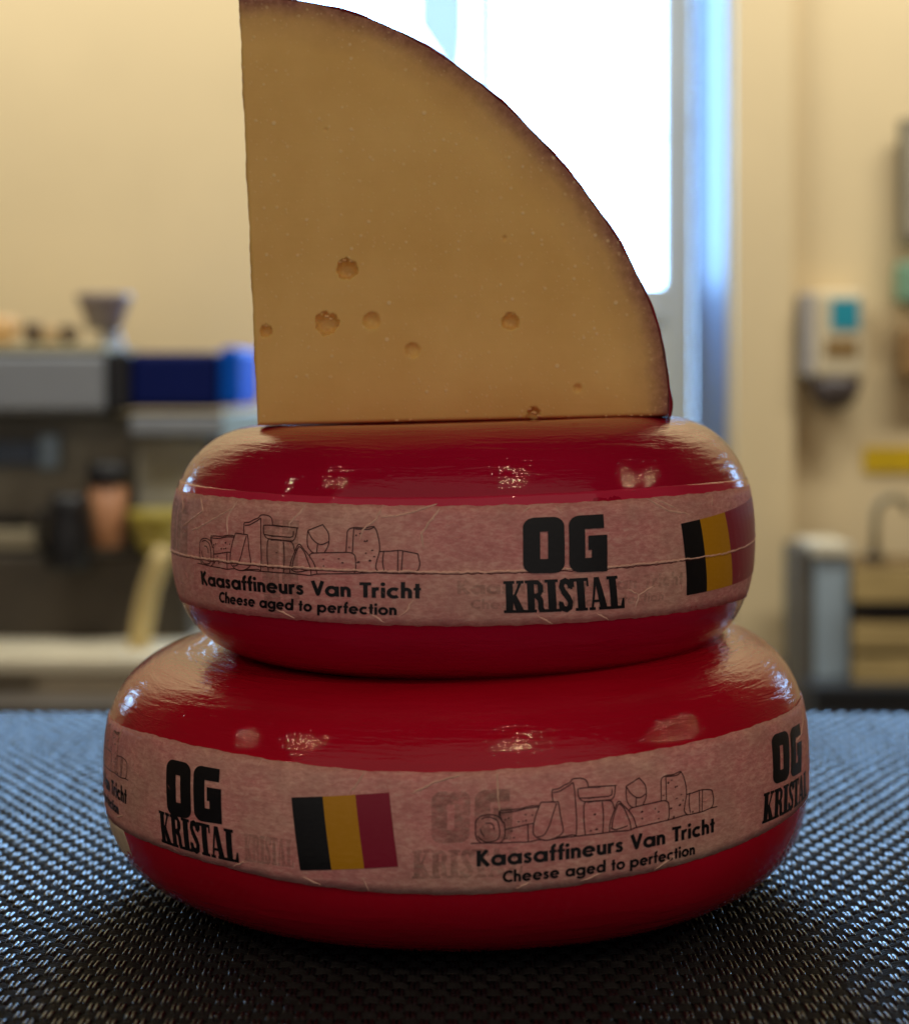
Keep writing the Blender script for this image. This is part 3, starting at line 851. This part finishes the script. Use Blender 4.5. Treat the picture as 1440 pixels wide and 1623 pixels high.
def strands(n, pitch, L0, L1, other, s_in, along_y, sign, name):
    per = 8 if along_y else 4
    nt = (-1, 1) if along_y else (-1, 0, 1)
    m = int((L1 - L0) / other * per) + 1
    ln = L0 + np.arange(m) * other / per
    V = []; F = []
    prof_ = [(-1, -.6), (-.6, .45), (0, .8), (.6, .45), (1, -.6)]
    base_ = 0
    gf = grid_faces(m, 5)
    for i in range(n):
        for sgn in nt:
            cx = s_in + i * pitch + sgn * pitch * (.205 if along_y else .27) + rng.normal(0, .00010)
            wav = .0008 * np.sin(ln * 17 + i * .06) + .00035 * np.sin(ln * 57 + i * .31) + .0002 * np.sin(ln * 140 + i * 2.3) + rng.normal(0, .00008, m)
            cz = np.cos(PI * (ln - L0) / other + PI * i)
            z = .00105 * np.tanh(1.7 * (cz + .38)) - .0002 if along_y else -.00050 * cz
            z = z + rng.normal(0, .00006, m)
            w = (pitch * .175 if along_y else pitch * .125) * (1 + rng.normal(0, .06)); hh = .00042
            rows_ = []
            for a_, b_ in prof_:
                X = cx + wav + a_ * w; Z = .0018 + z + b_ * hh
                rows_.append(np.stack([X, ln, Z] if along_y else [ln, X, Z], 1))
            V.append(np.stack(rows_, 1).reshape(-1, 3)); F.append((gf if not along_y else gf[:, ::-1]) + base_); base_ += m * 5
    o = mesh_np(name, np.concatenate(V), np.concatenate(F), M_MAT if along_y else M_WEFT, table_mat)
    tag(o, kind='stuff')
    return o


nx = int((X1 - X0) / px_); ny = int((Y1 - Y0) / py_)
strands(nx, px_, Y0, Y1, py_, X0, True, 1, 'lengthwise_strands')
strands(ny, py_, X0, X1, px_, Y0, False, -1, 'crosswise_strands')
bm = bmesh.new(); box(bm, (X0 - .002, Y0 - .002, -.0002), (X1 + .002, Y1 + .002, .0003)); from_bm('backing', bm, M_MATB, table_mat)
bm = bmesh.new(); box(bm, (X0 - .004, Y1 + .0005, 0), (X1 + .004, Y1 + .004, .0026), .0008); from_bm('edge_binding', bm, M_MATB, table_mat)

M_TABLE = plain('table_wood', c(70, 52, 38), .4, .5, scale=30, var=.3)
tb = empty('table', (0, 0.06, -.75), 'dark wooden table top carrying the mat and the cheeses', 'table')
bm = bmesh.new(); box(bm, (-.75, -.42, .712), (.75, .346, .7462), .003); from_bm('table_top', bm, M_TABLE, tb)
for sx_ in (-.68, .68):
    for sy_ in (-.36, .29):
        bm = bmesh.new(); box(bm, (sx_ - .03, sy_ - .03, 0), (sx_ + .03, sy_ + .03, .712), .004); from_bm('leg', bm, M_TABLE, tb)

# ------------------------------------------------------------------ the room behind
F_ = 2934.0


def P(px, py, Y):
    return ((px - 720) / F_ * Y, Y - CAM_D, CAM_H - (py - 600) / F_ * Y)


def pb(bm, x0, y0, x1, y1, Y, th, bev=.004, rot=None):
    """box whose front face covers a region seen at distance Y"""
    a, b = P(x0, y1, Y), P(x1, y0, Y)
    return box(bm, (a[0], a[1], a[2]), (b[0], a[1] + th, b[2]), bev, 2, rot)


def part(name, mat, parent, *boxes, smooth=False):
    bm = bmesh.new()
    for b in boxes: pb(bm, *b)
    o = from_bm(name, bm, mat, None, smooth)
    if parent:
        o.parent = parent; o.matrix_parent_inverse = parent.matrix_basis.inverted()
    return o


def struct(o, kind='structure'):
    o['kind'] = kind
    return o


YW = 3.45
M_WALL = plain('cream_plaster', c(222, 200, 158), .85, .2, scale=2.5, var=.04, bump=.1)
M_FLOOR = plain('floor_tile', c(120, 112, 100), .5, .4, scale=3)
M_FRAME = plain('painted_frame', c(214, 216, 204), .45, .4, scale=4)
wy = YW - CAM_D
bm = bmesh.new()
xl, xr = P(440, 0, YW)[0], P(1152, 0, YW)[0]
ztop = 1.75
ZC = 2.4
wl, wr, wz0, wz1 = 1.90, 2.20, .40, .75          # two further windows of the back wall, either side of the picture
for (a_, b_) in (((-wl, wy, -.95), (xl, wy + .12, ZC)), ((xr, wy, -.95), (wl, wy + .12, ZC)), ((xl, wy, ztop), (xr, wy + .12, ZC)),
                 ((-2.6, wy, -.95), (-wr, wy + .12, ZC)), ((wr, wy, -.95), (2.6, wy + .12, ZC)),
                 ((-wr, wy, -.95), (-wl, wy + .12, wz0)), ((wl, wy, -.95), (wr, wy + .12, wz0)),
                 ((-wr, wy, wz1), (-wl, wy + .12, ZC)), ((wl, wy, wz1), (wr, wy + .12, ZC))):
    box(bm, a_, b_)
struct(from_bm('back_wall', bm, M_WALL))
bm = bmesh.new(); box(bm, (xr + .006, wy - .045, -.95), (P(1252, 0, YW)[0], wy - .001, ZC - .004), .006)
struct(from_bm('wall_pier', bm, M_WALL))
bm = bmesh.new(); box(bm, (-2.6, -1.9, -1.0), (2.6, wy + 1, -.952)); struct(from_bm('floor', bm, M_FLOOR))
for xs_ in (-1, 1):
    bm = bmesh.new(); box(bm, (min(xs_ * 2.6, xs_ * 2.72), -1.9, -.95), (max(xs_ * 2.6, xs_ * 2.72), wy + .12, ZC)); struct(from_bm('side_wall', bm, plain('side_wall_paint', c(104, 84, 64), .8, .2)))
    bm = bmesh.new()
    box(bm, (xs_ * 2.05 - .012, wy + .05, wz0), (xs_ * 2.05 + .012, wy + .09, wz1)); box(bm, (xs_ * 2.05 - .2, wy + .05, .66), (xs_ * 2.05 - .013, wy + .09, .68)); box(bm, (xs_ * 2.05 + .013, wy + .05, .66), (xs_ * 2.05 + .2, wy + .09, .68))
    tag(from_bm('window_bars', bm, M_FRAME), 'window glazing bars in the back wall, %s of the picture' % ('left' if xs_ < 0 else 'right'), 'window')
bm = bmesh.new(); box(bm, (-2.72, -1.9, ZC), (2.72, wy + .12, ZC + .1)); struct(from_bm('ceiling', bm, plain('ceiling_paint', c(72, 66, 60), .8, .2, scale=3)))
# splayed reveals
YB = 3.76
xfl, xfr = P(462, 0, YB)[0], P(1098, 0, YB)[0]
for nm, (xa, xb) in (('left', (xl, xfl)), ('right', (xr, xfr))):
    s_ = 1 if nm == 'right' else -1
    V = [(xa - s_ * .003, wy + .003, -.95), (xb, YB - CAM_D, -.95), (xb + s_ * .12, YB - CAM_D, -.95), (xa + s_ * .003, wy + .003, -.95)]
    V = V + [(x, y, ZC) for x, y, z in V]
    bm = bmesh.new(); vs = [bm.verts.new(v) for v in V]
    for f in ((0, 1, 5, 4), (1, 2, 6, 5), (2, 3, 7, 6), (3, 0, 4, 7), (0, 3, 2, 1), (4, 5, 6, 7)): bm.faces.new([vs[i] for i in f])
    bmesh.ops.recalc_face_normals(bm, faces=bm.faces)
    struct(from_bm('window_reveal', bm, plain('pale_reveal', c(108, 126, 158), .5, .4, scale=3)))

door = empty('glazed_door', ((xfl + xfr) / 2, YB - CAM_D, -.95), 'tall glazed door with pale frame, bright daylight behind the cut wedge', 'door')
yd = YB - CAM_D
def dbox(nm, a_, b_, m=M_FRAME):
    bm = bmesh.new(); box(bm, a_, b_, .004); o = from_bm(nm, bm, m); o.parent = door; o.matrix_parent_inverse = door.matrix_basis.inverted(); return o
xg0, xg1 = P(478, 0, YB)[0], P(1052, 0, YB)[0]
zg = P(0, 452, YB)[2]
dbox('stile', (xfl, yd, -.95), (xg0, yd + .05, 2.2)); dbox('stile', (xg1, yd, -.95), (xfr, yd + .05, 2.2))
dbox('top_rail', (xg0, yd, 1.7), (xg1, yd + .05, 2.2))
dbox('mid_rail', (xg0, yd - .002, zg - .07), (xg1, yd + .05, zg))
dbox('bottom_panel', (xg0, yd + .012, -.95), (xg1, yd + .04, zg - .07))
gm = NT('window_glass')
tr = gm('ShaderNodeBsdfTransparent', {'Color': (.96, .98, .98, 1)}); gl = gm('ShaderNodeBsdfGlossy', {'Roughness': .02})
gm.t.links.new(gm('ShaderNodeMixShader', {0: .06, 1: tr.outputs[0], 2: gl.outputs[0]}).outputs[0], gm.out.inputs[0])
dbox('pane', (xg0, yd + .022, zg), (xg1, yd + .028, 1.7), gm.m)

# daylight outside
sk = NT('sky_light')
em = sk('ShaderNodeEmission', {'Strength': 18.0})
tcs = sk('ShaderNodeTexCoord')
sk.set(em.inputs['Color'], sk.ramp(sk.noise(tcs.outputs['Object'], .5, 3).outputs[0], [(.35, (.26, .54, 1, 1)), (.65, (.36, .62, 1, 1))]))
sk.t.links.new(em.outputs[0], sk.out.inputs[0])
bm = bmesh.new(); vs = [bm.verts.new(v) for v in ((-9, 9, -3), (9, 9, -3), (9, 9, 9), (-9, 9, 9))]; bm.faces.new(vs)
o = struct(from_bm('sky', bm, sk.m))
bn = NT('banner_cloth')
tl = bn('ShaderNodeBsdfTranslucent', {'Color': (.42, .36, .34, 1)}); df = bn('ShaderNodeBsdfDiffuse', {'Color': (.3, .7, .8, 1)})
bn.t.links.new(bn('ShaderNodeMixShader', {0: .2, 1: tl.outputs[0], 2: df.outputs[0]}).outputs[0], bn.out.inputs[0])
bm = bmesh.new()
YE = 6.5
def prism(bm, pts, y0, th):
    A_ = [bm.verts.new((x, y0, z)) for x, z in pts]; B_ = [bm.verts.new((x, y0 + th, z)) for x, z in pts]
    bm.faces.new(A_); bm.faces.new(B_[::-1])
    for i in range(len(pts)): bm.faces.new((A_[i], B_[i], B_[(i + 1) % len(pts)], A_[(i + 1) % len(pts)]))
    bmesh.ops.recalc_face_normals(bm, faces=bm.faces)
prism(bm, [(P(x, y, YE)[0], P(x, y, YE)[2]) for x, y in ((664, -500), (742, -500), (738, 60), (730, 130), (714, 140), (694, 90), (660, 40))], YE - CAM_D, .01)
bn2 = NT('sheer_cloth')
t2_ = bn2('ShaderNodeBsdfTranslucent', {'Color': (.13, .085, .056, 1)}); bn2.t.links.new(t2_.outputs[0], bn2.out.inputs[0])
bm2 = bmesh.new(); prism(bm2, [(P(x, y, YE)[0], P(x, y, YE)[2]) for x, y in ((757, -500), (786, -500), (782, 170), (756, 150))], YE - CAM_D, .001)
tag(from_bm('hanging_banner', bm2, bn2.m), 'very pale narrow cloth strip outdoors, right of the cyan one beyond the door glass', 'banner')
tag(from_bm('hanging_banner', bm, bn.m), 'pale cyan cloth strip hanging outdoors, seen through the glazed door above the wedge', 'banner')
bm = bmesh.new(); tube(bm, [P(940, 262, 7.5), P(1060, 212, 7.5), P(1500, 60, 7.5)], .010)
tag(from_bm('overhead_cable', bm, bn.m), 'faint slanting cable outdoors beyond the bright door glass', 'cable')

# --- left: coffee corner
M_STEEL = plain('brushed_steel', c(150, 154, 160), .42, .5, .35, .06)
M_STEELD = plain('dull_steel', c(150, 146, 134), .6, .3, .0, .25, 9)
M_DARK = plain('dark_plastic', c(24, 24, 28), .4, .5)
M_DARKB = plain('dark_tray', c(70, 62, 52), .55, .4, var=.2, scale=10)
M_BLUE = plain('blue_panel', c(6, 22, 84), .5, .15)
M_CREAM = plain('cream_enamel', c(222, 212, 186), .5, .4)
M_WHITE = plain('white_plastic', c(215, 215, 210), .45, .5)
YM = 3.0
mc = empty('espresso_machine', P(190, 1040, YM), 'blurred steel espresso machine with a blue side panel at the left', 'coffee machine')
part('body', M_STEEL, mc, (-180, 560, 168, 655, YM, .30, .01))
part('cup_tray', plain('tray_beige', c(180, 172, 140), .5, .4), mc, (-180, 546, 168, 559, YM, .30, .003))
part('blue_panel', M_BLUE, mc, (206, 558, 346, 648, YM, .34, .01))
part('blue_panel_lit_side', plain('lit_side_blue', c(8, 84, 190), .5, .1), mc, (347, 550, 380, 644, YM - .004, .30, .01))  # side of the blue panel, window light painted in as brighter blue
part('panel_end', M_DARK, mc, (169, 558, 205, 650, YM, .32, .005))
part('front_panel', M_STEELD, mc, (-180, 656, 372, 880, YM + .12, .2, .008))
part('ledge', M_STEEL, mc, (205, 660, 352, 690, YM - .01, .1, .004))
part('button_strip', plain('display', c(70, 86, 110), .3), mc, (-60, 700, 60, 738, YM + .09, .03, .003))
part('indicator', plain('indicator', c(150, 175, 200), .3), mc, (62, 690, 92, 742, YM + .085, .03, .003))
part('side_block', M_STEELD, mc, (215, 690, 330, 870, YM + .02, .12, .01))
part('slot', M_DARK, mc, (-180, 820, 40, 835, YM + .1, .02, .002))
part('drip_tray', M_DARKB, mc, (-180, 882, 300, 1038, YM - .02, .34, .006))
part('tray_lip', plain('tray_lip', c(150, 138, 112), .5), mc, (-180, 842, 60, 872, YM + .02, .12, .003))
gr = empty('coffee_grinder', P(170, 548, YM + .1), 'small blurred grey coffee grinder hopper standing on the espresso machine', 'grinder')
def prt(nm, m, par, fn, smooth=True):
    bm = bmesh.new(); fn(bm); o = from_bm(nm, bm, m, None, smooth); o.parent = par; o.matrix_parent_inverse = par.matrix_basis.inverted(); return o
def at_lathe(px, py, Y, prof_px, n=28):
    k = Y / F_; p = P(px, py, Y)
    return lambda bm: lathe(bm, [(r * k, z * k) for r, z in prof_px], p, n)
prt('hopper', plain('smoky_hopper', c(138, 124, 120), .3), gr, at_lathe(165, 525, YM + .12, [(24, 0), (30, 18), (43, 50), (45, 58), (40, 60)]))
prt('neck', plain('neck_grey', c(150, 150, 156), .4), gr, at_lathe(176, 560, YM + .12, [(26, 0), (22, 10), (15, 28), (16, 36)]))
for (px, r, h, col, lab) in ((4, 22, 44, (235, 190, 130), 'cream cup leftmost on top of the espresso machine'), (52, 14, 34, (84, 64, 44), 'dark brown cup on the espresso machine between two cream cups'),
                             (80, 14, 32, (205, 175, 130), 'cream cup in the middle of the cups on the espresso machine'), (108, 13, 30, (96, 76, 52), 'dark brown cup beside the grinder on the espresso machine')):
    Yc = YM + .1
    cp = empty('coffee_cup', P(px, 546, Yc), lab, 'cup', 'cups on the espresso machine')
    cm = plain('cup_glaze', c(*col), .3)
    prt('cup_body', cm, cp, at_lathe(px, 546, Yc, [(r * .6, 0), (r * .8, h * .15), (r, h * .6), (r * 1.02, h), (r * .9, h), (r * .85, h * .7)]))
    k = Yc / F_; p = P(px + r, 546 - h * .55, Yc)
    prt('cup_handle', cm, cp, lambda bm: tube(bm, [(p[0] + .3 * r * k * math.sin(a) , p[1], p[2] + h * .28 * k * math.cos(a)) for a in np.linspace(0, PI, 9)], .0022, 8))
tu = empty('brown_tumbler', P(172, 862, YM - .04), 'brown tumbler with black lid in front of the espresso machine', 'tumbler')
prt('tumbler_body', plain('brown_ceramic', c(176, 122, 84), .5), tu, at_lathe(172, 866, YM - .04, [(20, 0), (22, 4), (31, 98), (29, 98)]))
prt('lid', M_DARK, tu, at_lathe(172, 768, YM - .04, [(33, 0), (34, 10), (31, 32), (26, 36)]))
ju = empty('milk_jug', P(105, 900, YM - .06), 'black jug with a handle beside the brown tumbler', 'jug')
prt('jug_body', M_DARK, ju, at_lathe(108, 902, YM - .06, [(34, 0), (37, 6), (34, 60), (26, 96), (30, 118), (27, 118)]))
prt('handle', M_DARK, ju, lambda bm: tube(bm, [P(84, 810, YM - .06), P(66, 812, YM - .06), P(60, 850, YM - .06), P(72, 885, YM - .06)], .006))
bw = empty('yellow_bowl', P(245, 872, YM - .05), 'olive yellow bowl at the left edge of the upper cheese wheel, out of focus', 'bowl')
prt('bowl_body', plain('yellow_glaze', c(176, 158, 66), .4), bw, at_lathe(255, 874, YM - .05, [(26, 0), (34, 6), (50, 52), (52, 66), (48, 66)]))
hs = []
for k, (x, y) in enumerate(((262, 868), (248, 900), (236, 935), (228, 975), (222, 1010), (219, 1045))): hs.append(P(x, y, YM - .12))
bm = bmesh.new(); tube(bm, hs, [.015, .0165, .017, .0175, .0175, .0175], 16)
tag(from_bm('curved_pipe', bm, plain('pale_hose', c(206, 182, 122), .5), None, True), 'pale curved pipe coming down to the back worktop left of the wheels', 'pipe')
bc = empty('back_counter', P(150, 1140, 2.75), 'pale back worktop with drawer front below the espresso machine', 'counter')
part('worktop', M_CREAM, bc, (-200, 1042, 640, 1070, 2.78, .75, .006))
part('drawer_front', plain('drawer_cream', c(206, 196, 172), .5), bc, (-200, 1071, 640, 1101, 2.80, .7, .003))
part('lower_rail', M_WHITE, bc, (-200, 1102, 640, 1122, 2.79, .7, .003))
part('cupboard', plain('cupboard_grey', c(120, 116, 104), .5), bc, (-200, 1123, 640, 1560, 2.82, .6, .003))
part('drawer_handle', plain('handle_brown', c(86, 74, 56), .4), bc, (-60, 1078, 52, 1090, 2.775, .02, .003))
bx = empty('small_box', P(388, 680, YM - .2), 'pale blue container peeking out left of the wedge foot', 'box')
part('carton', plain('pale_blue', c(176, 206, 226), .4), bx, (350, 652, 425, 760, YM + .0, .1, .004))

# --- right: wash corner
YD = 3.36
sd = empty('soap_dispenser', P(1322, 640, YD), 'white wall soap dispenser with teal square and dark spout at the right', 'dispenser')
part('housing', plain('ivory_plastic', c(212, 196, 162), .5, .3), sd, (1292, 460, 1372, 600, YD, .09, .012))
part('housing_side', plain('housing_side_shade', c(176, 170, 164), .5, .3), sd, (1275, 462, 1291, 598, YD + .004, .085, .006))  # shading on the left of the housing, painted in as grey
part('teal_square', plain('teal_print', c(20, 140, 160), .5), sd, (1317, 474, 1361, 522, YD - .003, .002, .0))
part('brown_mark', plain('brown_print', c(140, 110, 64), .5), sd, (1308, 536, 1358, 566, YD - .003, .002, .0))
prt('spout', plain('smoky_grey', c(84, 74, 72), .4), sd, at_lathe(1322, 648, YD + .04, [(10, 0), (28, 8), (38, 28), (42, 48)]))
fr = empty('wall_frame', P(1440, 380, YD), 'narrow dark framed notice cut off by the right edge of the picture', 'frame')
part('frame_board', plain('frame_brown', c(110, 102, 84), .5), fr, (1428, 188, 1520, 384, YD + .03, .03, .003))
part('notice', plain('notice', c(170, 160, 136), .5), fr, (1436, 200, 1512, 372, YD + .027, .002, 0))
gb = empty('green_dispenser', P(1450, 600, YD), 'green and brown wall box cut off by the right edge below the frame', 'wall box')
part('green_cover', plain('green_cover', c(120, 158, 130), .5), gb, (1424, 415, 1520, 480, YD + .02, .05, .008))
part('brown_base', plain('brown_base', c(150, 116, 72), .5), gb, (1430, 520, 1520, 598, YD + .03, .05, .008))
part('back_plate', M_WALL, gb, (1436, 480, 1520, 520, YD + .05, .03, .003))
ys = part('yellow_label', plain('yellow_label', c(214, 176, 10), .5), None, (1368, 709, 1480, 748, YD + .085, .003, 0))
tag(ys, 'plain yellow strip label on the cream wall at the right', 'label')
bi_ = empty('steel_bin', P(1305, 1090, 3.2), 'narrow pale steel column bin to the right of the lower cheese wheel', 'bin')
part('bin_side', plain('bin_side', c(96, 90, 80), .5), bi_, (1264, 868, 1290, 1200, 3.2, .14, .004))
part('bin_front', plain('bin_front', c(168, 186, 198), .3, .6, .2), bi_, (1291, 884, 1348, 1085, 3.19, .14, .006))
part('bin_lid', M_CREAM, bi_, (1287, 862, 1350, 883, 3.18, .16, .004))
part('bin_foot', M_DARKB, bi_, (1291, 1086, 1348, 1200, 3.2, .13, .004))
M_WOOD = plain('pale_wood', c(186, 160, 106), .6, .3, var=.15, scale=14)
for k, (y0, y1, lab) in enumerate(((896, 955, 'top pale wooden tray of the stack right of the steel bin'), (984, 1030, 'middle pale wooden tray in the stack right of the steel bin'), (1036, 1084, 'lowest pale wooden tray of the stack, on the dark base'))):
    tr_ = empty('wooden_tray', P(1400, y1, 3.15), lab, 'tray', 'stacked wooden trays')
    part('tray_front', M_WOOD, tr_, (1352, y0 + 6, 1500, y1, 3.15, .012, .002))
    part('tray_body', plain('tray_wood_dark', c(120, 96, 60), .6), tr_, (1354, y0, 1498, y1 - 2, 3.165, .18, .002))
dk = empty('dark_base', P(1400, 1140, 3.1), 'dark low cabinet under the wooden trays at the right', 'cabinet')
part('cabinet_top', plain('charcoal', c(52, 56, 62), .4), dk, (1286, 1088, 1640, 1100, 3.1, .4, .003))
part('cabinet_body', plain('charcoal_body', c(44, 46, 50), .5), dk, (1290, 1101, 1636, 1600, 3.12, .38, .003))
part('recess', M_DARK, dk, (1352, 956, 1500, 983, 3.2, .12, .002))
fa = empty('tap', P(1386, 912, 3.16), 'dark slender tap with a curved spout above the wooden trays', 'tap')
prt('tap_base', plain('tap_bronze', c(84, 70, 48), .35), fa, at_lathe(1385, 893, 3.2, [(17, 0), (17, 14), (10, 20)]))
prt('tap_neck', plain('tap_grey', c(140, 128, 100), .35), fa, lambda bm: tube(bm, [P(1386, 880, 3.2), P(1386, 830, 3.2), P(1389, 806, 3.2), P(1400, 792, 3.2), P(1416, 788, 3.2), P(1432, 794, 3.2), P(1440, 812, 3.2)], .0075))
